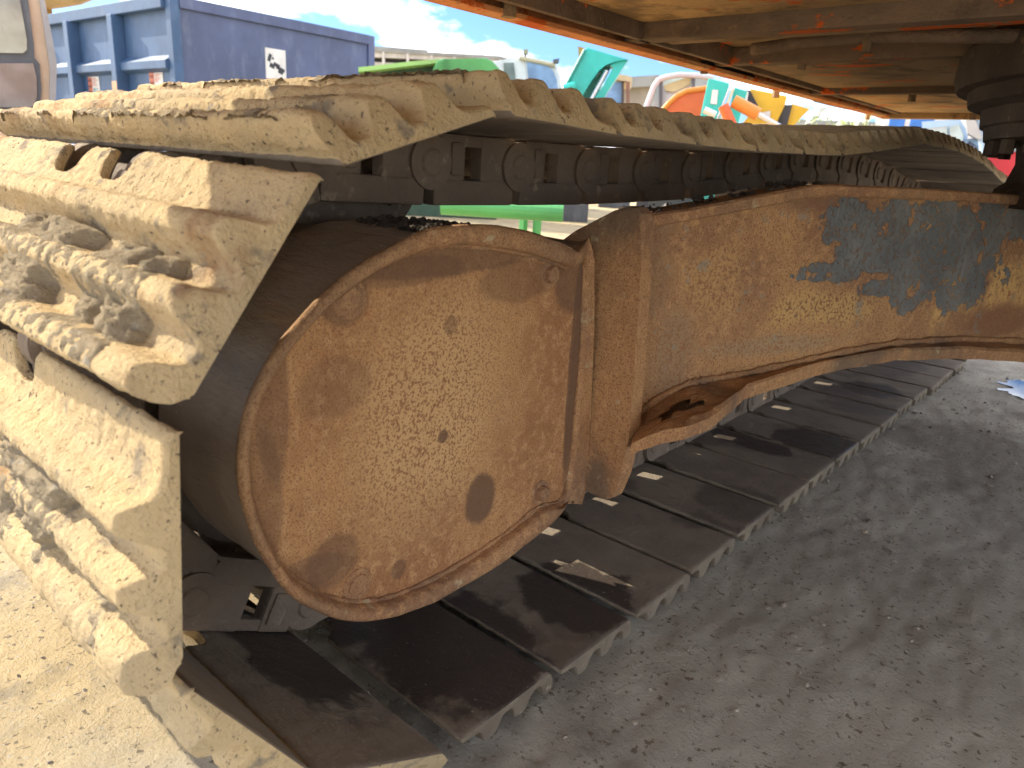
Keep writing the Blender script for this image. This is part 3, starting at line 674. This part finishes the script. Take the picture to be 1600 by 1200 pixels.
def rod(name, a, b, D, r, mat, parent, px0=None, seg=14, **k):
    px0 = px0 if px0 is not None else (a[0]+b[0])/2
    return tube(name, onD(*a, D, px0), onD(*b, D, px0), r, mat, parent, seg, **k)
# ---- blue container
MB = m_paint('faded_blue_paint', (.055, .115, .23), .5, .25, (.20, .25, .36))
MBe = m_paint('shaded_blue_paint', (.085, .105, .20), .5, .35, (.20, .23, .30))  # same blue, purple shade of the end face mixed into its colour
ct = thing('waste_container', 'large blue open-top steel container with ribbed side and warning stickers behind the track', 'container')
ct.location = (-9.72, 4.06, GZ); ct.rotation_euler = (0, 0, math.radians(2)); bpy.context.view_layer.update()
def cb(name, lo, hi, mat=MB, bev=.008, **k):
    bm = bmesh.new(); add_box(bm, lo, hi, bev); o = link(name, bm_me(name, bm), mat, ct, **k); return o
CH = 2.38; CLn = 6.2; CW = 3.2
cb('end_wall', (-.06, .02, .15), (-.0, CW-.02, CH-.1), MBe); cb('side_wall', (-CLn, .06, .15), (-.05, .10, CH-.1)); cb('side_wall', (-CLn, CW-.10, .15), (-.05, CW-.06, CH-.1)); cb('end_wall', (-CLn, .02, .15), (-CLn+.06, CW, CH-.1))
cb('container_floor', (-CLn, .0, .08), (0, CW, .16))
for x in (0.0, -CLn+.1):
    for y in (0, CW-.12): cb('corner_post', (x-.10, y, .0), (x+.03, y+.12, CH), MBe if x == 0 and y > 1 else MB)
cb('top_rail', (-.11, .12, CH-.13), (.05, CW-.12, CH), MBe); cb('top_rail', (-CLn, -.05, CH-.14), (-.10, .12, CH)); cb('top_rail', (-CLn, CW-.12, CH-.14), (-.10, CW+.05, CH)); cb('bottom_rail', (-CLn, -.04, .0), (-.1, .12, .18)); cb('bottom_rail', (-.09, .12, 0), (.04, CW-.12, .18), MBe)
for k in range(1, 5): cb('side_post', (-k*1.42-.07, -.10, .18), (-k*1.42+.07, .06, CH-.14))
for z in (1.62, 1.02, .45):
    for k in range(5):
        x1 = -k*1.42-.075 if k else -.105; x0 = -(k+1)*1.42+.075
        if k == 4: x0 = -CLn
        bm = bmesh.new(); add_prism(bm, [(x0, .06, z+.10), (x0, -.045, z+.03), (x0, -.045, z-.06), (x0, .06, z-.10)], (x1-x0, 0, 0)); link('side_rail', bm_me('side_rail', bm), MB, ct)
# stickers
ms_w = m_paint('sticker_white', (.78, .74, .68), .5, .3, (.5, .45, .38)); ms_r = m_paint('sticker_red', (.62, .16, .08), .5, .2); ms_k = m_paint('sticker_black', (.03, .03, .035), .5, .1); ms_t = m_paint('sticker_teal', (.12, .32, .36), .5, .1)
def sticker(x, z, w_=.36, h_=.26):
    s = cb('warning_sticker', (x, .052, z), (x+w_, .0575, z+h_), ms_w, 0)
    def sb(x0, z0, x1, z1, m): bm = bmesh.new(); add_box(bm, (x+x0*w_, .048, z+z0*h_), (x+x1*w_, .0515, z+z1*h_)); link('sticker_print', bm_me('sticker_print', bm), m, s)
    sb(.03, .03, .36, .97, ms_r)
    for q in (.12, .42, .72):
        for e in range(3): sb(.07+e*.09, q+random.uniform(0, .03), .145+e*.09, q+.15, ms_k)
    for q in (.88, .80, .70, .62, .54): sb(.42, q, .62+.3*random.random(), q+.035, ms_r)
    sb(.45, .22, .60, .40, ms_t)
    for q in (.36, .28, .20, .12): sb(.66, q, .84+.1*random.random(), q+.03, ms_t)
sticker(-.75, 1.27); sticker(-2.62, 1.25)
cb('marker_tape', (-1.50, -.1045, 1.20), (-1.36, -.1005, 1.42), m_paint('orange_tape', (.7, .38, .2), .5, .1), 0)
pl = cb('name_plaque', (.001, 1.30, 1.58), (.006, 1.62, 1.97), ms_w, 0, label='white scratched plaque')
for (y0, z0, y1, z1) in ((1.34, 1.80, 1.39, 1.90), (1.36, 1.72, 1.44, 1.78), (1.42, 1.74, 1.52, 1.79), (1.46, 1.70, 1.60, 1.745), (1.49, 1.66, 1.57, 1.70), (1.40, 1.83, 1.43, 1.86)):
    bm = bmesh.new(); add_box(bm, (.0065, y0, z0), (.0075, y1, z1)); bmesh.ops.rotate(bm, cent=(.007, (y0+y1)/2, (z0+z1)/2), matrix=Matrix.Rotation(-.35, 3, 'X'), verts=bm.verts[:]); link('plaque_mark', bm_me('plaque_mark', bm), ms_k, pl)
# ---- cream cab at the left
MC = m_paint('faded_cream_paint', (.66, .50, .36), .55, .45, (.42, .22, .10)); MG = m_paint('grey_rubber', (.10, .11, .125), .7, .3, (.3, .3, .3)); MGr = m_paint('flaking_grey_paint', (.33, .33, .34), .7, .55, (.62, .55, .46))
cbn = thing('machine_cab', 'old cream painted cab with rust streaks and dusty rounded windows at the left edge', 'cab', tuple(gpt(20, 5.2, GZ)))
D = 5.2
def keep(o, par):
    mw = o.matrix_world.copy(); o.parent = par; o.matrix_parent_inverse = par.matrix_world.inverted(); return o
def ks(name, poly, D, depth, mat, par, px0, bev=0.0, **k): return keep(slab(name, poly, D, depth, mat, None, px0, bev, **k), par)
def kr(name, a, b, D, r, mat, par, px0, **k): return keep(rod(name, a, b, D, r, mat, None, px0, **k), par)
def kb(name, *a, par=None, **k): return keep(boxat(name, *a, None, **k), par)
ks('cab_shell', [(-220, -160), (58, -160), (62, 0), (76, 60), (86, 100), (82, 206), (76, 232), (-220, 226)], D+.02, 1.3, MC, cbn, 20)
ks('door_edge', [(56, -160), (66, -160), (70, 0), (84, 70), (89, 100), (85, 232), (76, 232), (78, 105), (73, 70), (62, 0)], D-.03, .05, MGr, cbn, 20)
ks('window_seal', [(-220, -120), (30, -120), (44, 0), (53, 70), (54, 90), (62, 100), (65, 140), (63, 166), (52, 175), (-220, 171)], D-.0, .02, MG, cbn, 20)
ks('window_pane', [(-220, -100), (18, -100), (31, 0), (42, 62), (42, 78), (36, 83), (-220, 81)], D-.012, .012, m_glass('dusty_window', (.17, .20, .18)), cbn, 20)
ks('window_pane', [(-220, 98), (52, 99), (57, 120), (58, 150), (54, 164), (46, 168), (-220, 164)], D-.012, .012, m_glass('dusty_lower_window', (.12, .125, .13)), cbn, 20)
ks('rust_patch', [(33, 178), (50, 182), (74, 180), (73, 194), (36, 191)], D+.012, .008, m_rust('cab_rust'), cbn, 20)
ks('panel_seam', [(-220, 188), (76, 195), (76, 197), (-220, 190)], D+.012, .008, MG, cbn, 20)
kr('sill_rib', (-220, 234), (80, 239), D+.05, .03, m_paint('dark_sill', (.04, .045, .05), .6, .3), cbn, 20)
kb('lower_body', -200, 76, GZ, .62, D+.15, 1.2, M['dark'], par=cbn)
# ---- ochre boom above the container
yb = thing('ochre_boom', 'ochre excavator boom rising behind the blue container', 'boom', tuple(gpt(100, 18, GZ)))
MY = m_paint('ochre_paint', (.42, .23, .05), .5, .3); MYe = m_paint('yellow_paint', (.80, .46, .02), .4, .2)
ks('boom_arm', [(60, -14), (132, -20), (150, -6), (128, 3), (98, 8), (64, 12)], 18, .4, MY, yb, 100)
kb('boom_base', 50, 110, GZ, 4.2, 18.5, 1.5, MY, par=yb)
# ---- long warehouse
wh = thing('warehouse', 'long low warehouse with grey sheet roof behind the machines', 'building', tuple(gpt(700, 34, GZ)))
MW = m_paint('pale_wall', (.62, .58, .52), .8, .4, (.4, .36, .3)); MR = m_paint('grey_roof', (.30, .30, .28), .8, .3); MD = m_paint('dark_opening', (.10, .095, .09), .8, .2)
ks('roof', [(540, 71), (585, 72), (668, 78), (668, 81), (780, 87), (800, 92), (800, 94), (668, 86), (540, 77)], 34, 9, MR, wh, 700)
ks('fascia', [(540, 77), (668, 84), (800, 94), (800, 100), (668, 93), (540, 87)], 34.1, .3, MW, wh, 700)
ks('open_front', [(540, 87), (800, 100), (800, 235), (540, 225)], 34.6, 6, MD, wh, 700)
for x in (597, 635, 672, 708, 745, 780): ks('column', [(x, 77+(x-540)*.065), (x+4, 77+(x-540)*.065), (x+4, 232), (x, 232)], 34.0, .3, MW, wh, 700)
ks('low_wall', [(540, 95), (800, 106), (800, 232), (540, 225)], 34.3, .2, MW, wh, 700)
kb('foundation', 540, 800, GZ, .3, 34.1, 8, MW, par=wh)
sh = thing('grey_shed', 'grey roofed shed behind the timber framed cab', 'building', tuple(gpt(1010, 28, GZ)))
ks('roof', [(960, 122), (1000, 119), (1030, 117), (1030, 134), (960, 138)], 28, 6, MR, sh, 1010)
ks('wall', [(962, 139), (1030, 135), (1030, 250), (962, 250)], 28.3, 5, m_paint('shed_wall', (.36, .31, .24), .8, .3), sh, 1010)
ks('long_roof', [(1240, 186), (1600, 200), (1600, 215), (1240, 200)], 31, 6, MR, sh, 1300)
ks('long_wall', [(1240, 200), (1600, 214), (1600, 300), (1240, 292)], 31.5, 5, MW, sh, 1300)
# ---- green machine
MGn = m_paint('bright_green_paint', (.085, .36, .10), .4, .12, (.3, .4, .2)); MGd = m_paint('dark_green_inside', (.025, .07, .045), .6, .2)
gn = thing('green_boom', 'bright green hollow steel boom with rounded end resting behind the track', 'boom', tuple(gpt(690, 9, GZ)))
ks('boom_top', [(560, 105), (590, 102), (640, 96), (688, 92), (688, 98), (640, 103), (590, 109), (560, 112)], 9.0, .5, m_paint('light_green_edge', (.30, .55, .16), .4, .1), gn, 690)
ks('boom_web', [(560, 112), (590, 109), (640, 103), (684, 98), (684, 150), (560, 150)], 9.25, .1, MGd, gn, 690)
ks('boom_end', [(676, 130), (676, 108), (682, 96), (692, 91), (700, 92), (745, 91), (758, 90), (770, 95), (780, 106), (786, 118), (790, 150), (676, 150)], 8.95, .5, MGn, gn, 690, .03)
ks('boom_rib', [(694, 92), (700, 92), (700, 150), (694, 150)], 8.91, .04, m_paint('green_shadow_rib', (.05, .26, .07), .5, .1), gn, 690)
kb('stand', 600, 780, GZ, .95, 9.1, .4, MGd, par=gn)
gr_ = thing('green_beam', 'bright green steel beam lying on low stands, seen under the chain', 'beam', tuple(gpt(820, 6.2, GZ)))
a = onZ(690, 322, .23); b = onZ(880, 334, .23)
keep(tube('beam', a, b, .075, MGn, None, 14), gr_)
for x in (823, 845): kk = gpt(x, 7.2, GZ); keep(box('stand_leg', (kk[0]-.03, kk[1]-.03, GZ), (kk[0]+.03, kk[1]+.03, .2), MGn, None), gr_)
# ---- white excavator cab
MWh = m_paint('white_cab_paint', (.72, .76, .75), .4, .2); 
wc = thing('white_cab', 'white excavator cab with blue tinted side window and roof lamps', 'cab', tuple(gpt(820, 11, GZ)))
ks('cab_shell', [(755, 102), (765, 96), (800, 93), (812, 89), (838, 91), (862, 98), (870, 104), (876, 118), (880, 150), (878, 280), (755, 280)], 11, 1.5, MWh, wc, 820, .03)
ks('side_window', [(823, 97), (836, 98), (857, 104), (865, 112), (870, 125), (872, 152), (828, 152)], 10.97, .03, M['glassb'], wc, 820)
ks('rear_window', [(787, 98), (803, 98), (809, 150), (789, 150)], 10.97, .03, m_glass('dim_glass', (.12, .14, .11)), wc, 820)
kr('roof_trim', (812, 90), (868, 102), 10.96, .03, m_paint('cream_trim', (.6, .55, .38), .5, .2), wc, 820)
ks('work_lamp', [(818, 77), (825, 77), (825, 84), (818, 84)], 10.9, .15, m_paint('lamp_housing', (.35, .33, .2), .5, .2), wc, 820)
kr('lamp_stem', (821, 84), (821, 90), 10.95, .012, MG, wc, 820)
ks('work_lamp', [(864, 93), (874, 91), (873, 98), (865, 98)], 10.9, .15, MG, wc, 820)
kb('lower_body', 750, 890, GZ, .75, 11.1, 1.5, MG, par=wc)
# ---- teal boom
MT = m_paint('teal_paint', (.03, .50, .42), .35, .08, (.3, .5, .45))
MTd = m_paint('dark_teal_paint', (.02, .30, .25), .4, .1)
tb = thing('teal_boom', 'teal excavator boom bent like an arch, standing behind the orange underside', 'boom', tuple(gpt(920, 9.5, GZ)))
ks('boom_arm', [(917, 74), (982, 93), (962, 96), (946, 100), (936, 110), (925, 125), (908, 150), (880, 240), (850, 240), (878, 150)], 9.4, .35, MT, tb, 930, .012)
ks('boom_arm', [(982, 93), (972, 108), (950, 142), (940, 160), (925, 160), (944, 130), (960, 105), (952, 102), (962, 96)], 9.45, .3, MT, tb, 930, .01)
ks('arm_inside', [(945, 104), (955, 105), (936, 138), (922, 156), (908, 156), (926, 127)], 9.65, .05, MTd, tb, 930)
kr('hydraulic_rod', (948, 110), (924, 156), 9.5, .035, M['rod'], tb, 930)
kr('arm_edge', (914, 78), (880, 142), 9.38, .02, MTd, tb, 930)
kr('end_boss', (881, 140), (900, 134), 9.38, .06, MT, tb, 930)
kb('boom_base', 840, 925, GZ, 1.0, 9.5, .6, MG, par=tb)
ks('rear_plate', [(903, 72), (913, 75), (912, 90), (904, 88)], 9.7, .1, MY, tb, 930)
# ---- timber framed canopy
cn = thing('canopy_cab', 'cream roofed canopy with brown post and grey panes', 'cab', tuple(gpt(975, 13, GZ)))
ks('canopy_roof', [(955, 113), (985, 119), (988, 122), (985, 128), (955, 123)], 13, 1.4, m_paint('cream_roof', (.62, .46, .25), .6, .2), cn, 975)
ks('canopy_post', [(978, 127), (984, 128), (984, 270), (978, 270)], 13, .2, m_paint('brown_post', (.30, .13, .08), .6, .2), cn, 975)
ks('canopy_post', [(971, 126), (975, 126), (975, 270), (971, 270)], 13.1, .2, m_paint('dark_post', (.12, .09, .08), .6, .2), cn, 975)
ks('canopy_pane', [(945, 127), (971, 128), (971, 200), (945, 200)], 13.2, .05, M['glassb'], cn, 975)
kb('canopy_base', 940, 990, GZ, .9, 13, 1.2, MG, par=cn)
# ---- grey cab
gc = thing('grey_cab', 'pale grey cab with curved pillar and yellow reflections behind the orange counterweight', 'cab', tuple(gpt(1060, 8.4, GZ)))
MGc = m_paint('pale_grey_paint', (.52, .56, .58), .4, .2); MGg = m_glass('pale_glass', (.30, .36, .36))
ks('cab_glass', [(1016, 170), (1026, 135), (1036, 124), (1060, 118), (1110, 122), (1110, 200), (1008, 200)], 8.5, .04, MGg, gc, 1060)
pts2 = [(1005, 180), (1013, 158), (1022, 134), (1030, 124), (1042, 120), (1062, 117), (1090, 118), (1115, 122)]
for q in range(len(pts2)-1): kr('pillar', pts2[q], pts2[q+1], 8.4, .028, MGc, gc, 1060)
kr('window_bar', (1033, 124), (1031, 185), 8.42, .018, MG, gc, 1060); kr('window_bar', (1083, 119), (1083, 160), 8.42, .02, MG, gc, 1060)
ks('leaf_reflection', [(1037, 133), (1080, 119), (1078, 132), (1052, 144), (1040, 141)], 8.45, .04, m_paint('leaf_reflection_paint', (.55, .52, .28), .7, .3), gc, 1060)  # leaves mirrored in the glass, put in as a yellow-green slab
ks('cab_interior', [(1016, 160), (1100, 150), (1100, 250), (1010, 250)], 8.9, .6, m_paint('shadow_grey', (.30, .33, .31), .7, .3), gc, 1060)
kb('lower_body', 1000, 1120, GZ, .55, 8.5, 1.3, m_paint('black_base', (.06, .065, .07), .4, .2), par=gc)
# ---- orange counterweight machine
MO = m_paint('orange_red_paint', (.78, .15, .035), .4, .12, (.6, .3, .15)); MOl = m_paint('light_orange_paint', (.85, .28, .04), .4, .1)
oc = thing('orange_counterweight', 'rounded orange-red counterweight of a parked machine, left of the teal boom', 'counterweight', tuple(gpt(1075, 7.3, GZ)))
ks('weight_body', [(1028, 182), (1045, 163), (1057, 152), (1073, 144), (1090, 142), (1112, 139), (1112, 230), (1020, 230)], 7.3, .9, MO, oc, 1070, .02)
for q in range(4):
    e = [(1028, 180), (1045, 161), (1057, 150), (1073, 142), (1108, 137)]; kr('top_bead', e[q], e[q+1], 7.28, .022, MOl, oc, 1070)
kb('weight_base', 1020, 1112, GZ, .42, 7.4, .8, m_paint('black_base2', (.05, .055, .06), .35, .2), par=oc)
ks('silver_strut', [(1008, 350), (1040, 318), (1046, 318), (1014, 352)], 6.9, .06, M['rod'], oc, 1020)
# ---- second teal boom with blank label, orange cylinder
t2 = thing('teal_boom', 'upright teal boom with a pale blank label and thin pipes, right of the orange counterweight', 'boom', tuple(gpt(1125, 6.6, GZ)))
ks('boom_arm', [(1107, 122), (1140, 130), (1128, 165), (1118, 215), (1088, 210)], 6.6, .3, MT, t2, 1125, .01)
ks('label', [(1113, 140), (1122, 141), (1120, 163), (1110, 162)], 6.585, .01, ms_w, t2, 1125)
kr('pipe', (1146, 138), (1122, 200), 6.6, .012, m_paint('cream_pipe', (.6, .58, .4), .4, .1), t2, 1125)
kr('pipe', (1140, 136), (1116, 198), 6.6, .010, M['rod'], t2, 1125)
ks('boom_arm', [(1148, 136), (1168, 142), (1150, 205), (1133, 202)], 6.7, .25, MT, t2, 1125, .01)
kr('hydraulic_cylinder', (1100, 172), (1118, 180), 6.5, .03, M['rod'], t2, 1125)
kb('boom_base', 1088, 1150, GZ, .5, 6.7, .4, MTd, par=t2)
oy = thing('orange_cylinder', 'orange hydraulic cylinder with silver rod in front of the yellow machine', 'cylinder', tuple(gpt(1180, 6.3, GZ)))
kr('cylinder_barrel', (1146, 158), (1185, 179), 6.3, .048, MOl, oy, 1175); kr('cylinder_rod', (1185, 179), (1222, 200), 6.3, .020, M['rod'], oy, 1175)
kr('cylinder_barrel', (1130, 165), (1150, 210), 6.25, .04, MO, oy, 1175)
kb('cylinder_mount', 1108, 1150, GZ, .42, 6.5, .4, MO, par=oy)
# ---- yellow machine
ym = thing('yellow_excavator', 'yellow excavator arm with black joint, far behind the track at right', 'excavator', tuple(gpt(1210, 8, GZ)))
ks('arm', [(1172, 138), (1230, 150), (1226, 165), (1212, 195), (1160, 215), (1150, 205), (1178, 172)], 8, .35, MYe, ym, 1210, .01)
ks('arm_shadow_plate', [(1164, 141), (1172, 141), (1186, 168), (1176, 176), (1166, 165)], 7.9, .1, ms_k, ym, 1210)
kr('white_strut', (1166, 143), (1162, 172), 7.85, .022, ms_w, ym, 1210)
ks('white_patch', [(1190, 176), (1204, 173), (1203, 183), (1186, 183)], 7.97, .02, ms_w, ym, 1210)
ks('joint', [(1226, 164), (1238, 164), (1230, 196), (1210, 200)], 8.05, .3, ms_k, ym, 1210)
ks('arm', [(1238, 162), (1264, 170), (1252, 182), (1236, 200), (1222, 200)], 8.1, .3, MYe, ym, 1210)
kb('body', 1125, 1225, .18, .52, 8.2, .9, MYe, par=ym); kb('crawler', 1130, 1235, GZ, .18, 8.2, 1.0, MG, par=ym)
# ---- flowering shrub
lm = NT('pale_leaves'); lmat = lm.fin(lm.mix(lm.ramp(lm.noise(6, 3), .4, .6), (.32, .40, .16), (.62, .60, .48)), .8)
def bush(name, px, D, z0, z1, w_, n, label, seed, mat, tr=True):
    random.seed(seed); b0 = gpt(px, D, GZ); th = thing(name, label, 'shrub', tuple(b0)); V = []; F = []
    for _ in range(n):
        a = random.uniform(0, 2*math.pi); rr = w_*random.random()**.6; z = random.uniform(z0, z1); rr *= math.sin(math.pi*min(1, max(.12, (z-z0)/(z1-z0+.2))))**.5
        c = np.array([rr*math.cos(a), rr*math.sin(a), z-GZ]); s = random.uniform(.03, .08)*w_*1.3
        q = np.random.randn(3, 3)*s; k = len(V); V += [c+q[0], c+q[1], c+q[2]]; F.append((k, k+1, k+2))
    link('crown', me_of('crown', V, F), mat, th); bm = bmesh.new()
    for _ in range(6): a = random.uniform(0, 6.28); add_tube(bm, (0, 0, 0), (w_*.5*math.cos(a), w_*.5*math.sin(a), z1*.8), .03, 5, .008)
    link('stem', bm_me('stem', bm), M['dark'], th)
bush('shrub', 1258, 12, .3, 1.55, .40, 500, 'pale flowering shrub beside the yellow machine', 3, lmat)
bush('shrub', 1322, 18, .3, 1.75, .9, 700, 'low pale green shrub left of the blue and white truck', 5, lmat)
# ---- truck with blue stripes
tk = thing('box_truck', 'white box truck with blue panels, seen just over the far track', 'truck', tuple(gpt(1420, 20, GZ)))
MBl = m_paint('bright_blue', (.05, .20, .60), .4, .1)
kb('cargo_box', 1355, 1540, .6, 2.35, 20, 2.4, ms_w, par=tk)
kb('blue_panel', 1376, 1400, .9, 2.25, 19.95, .04, MBl, par=tk); kb('blue_panel', 1408, 1445, .9, 2.25, 19.95, .04, MBl, par=tk)
for x in (1380, 1500): p = gpt(x, 20.2, .42); keep(tube('wheel', p, p+np.array([-.3, .3, 0])*.8, .45, ms_k, None, 20), tk)
# ---- pale blue machine and red one at the right
pb = thing('pale_blue_cab', 'pale blue machine cab with large window, between the far track and the turntable', 'cab', tuple(gpt(1490, 8, GZ)))
MPb = m_paint('pale_blue_paint', (.42, .55, .68), .4, .2)
ks('cab_shell', [(1440, 190), (1500, 186), (1512, 205), (1512, 300), (1450, 300)], 8.4, 1.2, MPb, pb, 1490)
ks('cab_window', [(1484, 198), (1498, 194), (1506, 212), (1502, 228), (1484, 226)], 8.36, .03, MGg, pb, 1490)
ks('cab_window', [(1450, 200), (1480, 197), (1480, 222), (1458, 222)], 8.36, .03, MGg, pb, 1490)
ks('silver_panel', [(1508, 180), (1522, 180), (1535, 215), (1530, 218), (1512, 208)], 8.0, .3, m_paint('silver_panel', (.5, .48, .46), .4, .2), pb, 1490)
ks('engine_block', [(1505, 218), (1535, 214), (1540, 260), (1500, 262)], 8.3, .5, m_paint('steel_blue', (.20, .32, .50), .4, .4, (.6, .6, .6)), pb, 1490)
kr('hose', (1508, 228), (1540, 248), 8.1, .05, m_paint('navy_hose', (.04, .07, .14), .4, .2), pb, 1490); kr('pipe', (1500, 225), (1535, 258), 8.05, .025, ms_w, pb, 1490); kr('strut', (1530, 180), (1538, 255), 8.05, .03, MPb, pb, 1490)
kb('lower_body', 1440, 1545, GZ, .6, 8.5, 1.0, MG, par=pb)
rc = thing('red_cab', 'red cab frame with greenish window at the far right', 'cab', tuple(gpt(1560, 9, GZ)))
MRd = m_paint('red_paint', (.66, .04, .05), .4, .1)
ks('cab_frame', [(1544, 190), (1620, 190), (1620, 300), (1540, 300)], 9, 1, MRd, rc, 1560); ks('cab_window', [(1558, 205), (1612, 205), (1612, 236), (1562, 238), (1557, 228)], 8.96, .03, MGg, rc, 1560)
ks('door_strip', [(1538, 196), (1545, 196), (1540, 262), (1532, 262)], 8.9, .3, MPb, rc, 1560)
kb('lower_body', 1540, 1620, GZ, .5, 9.1, 1, MG, par=rc)
# far tree line to close the horizon
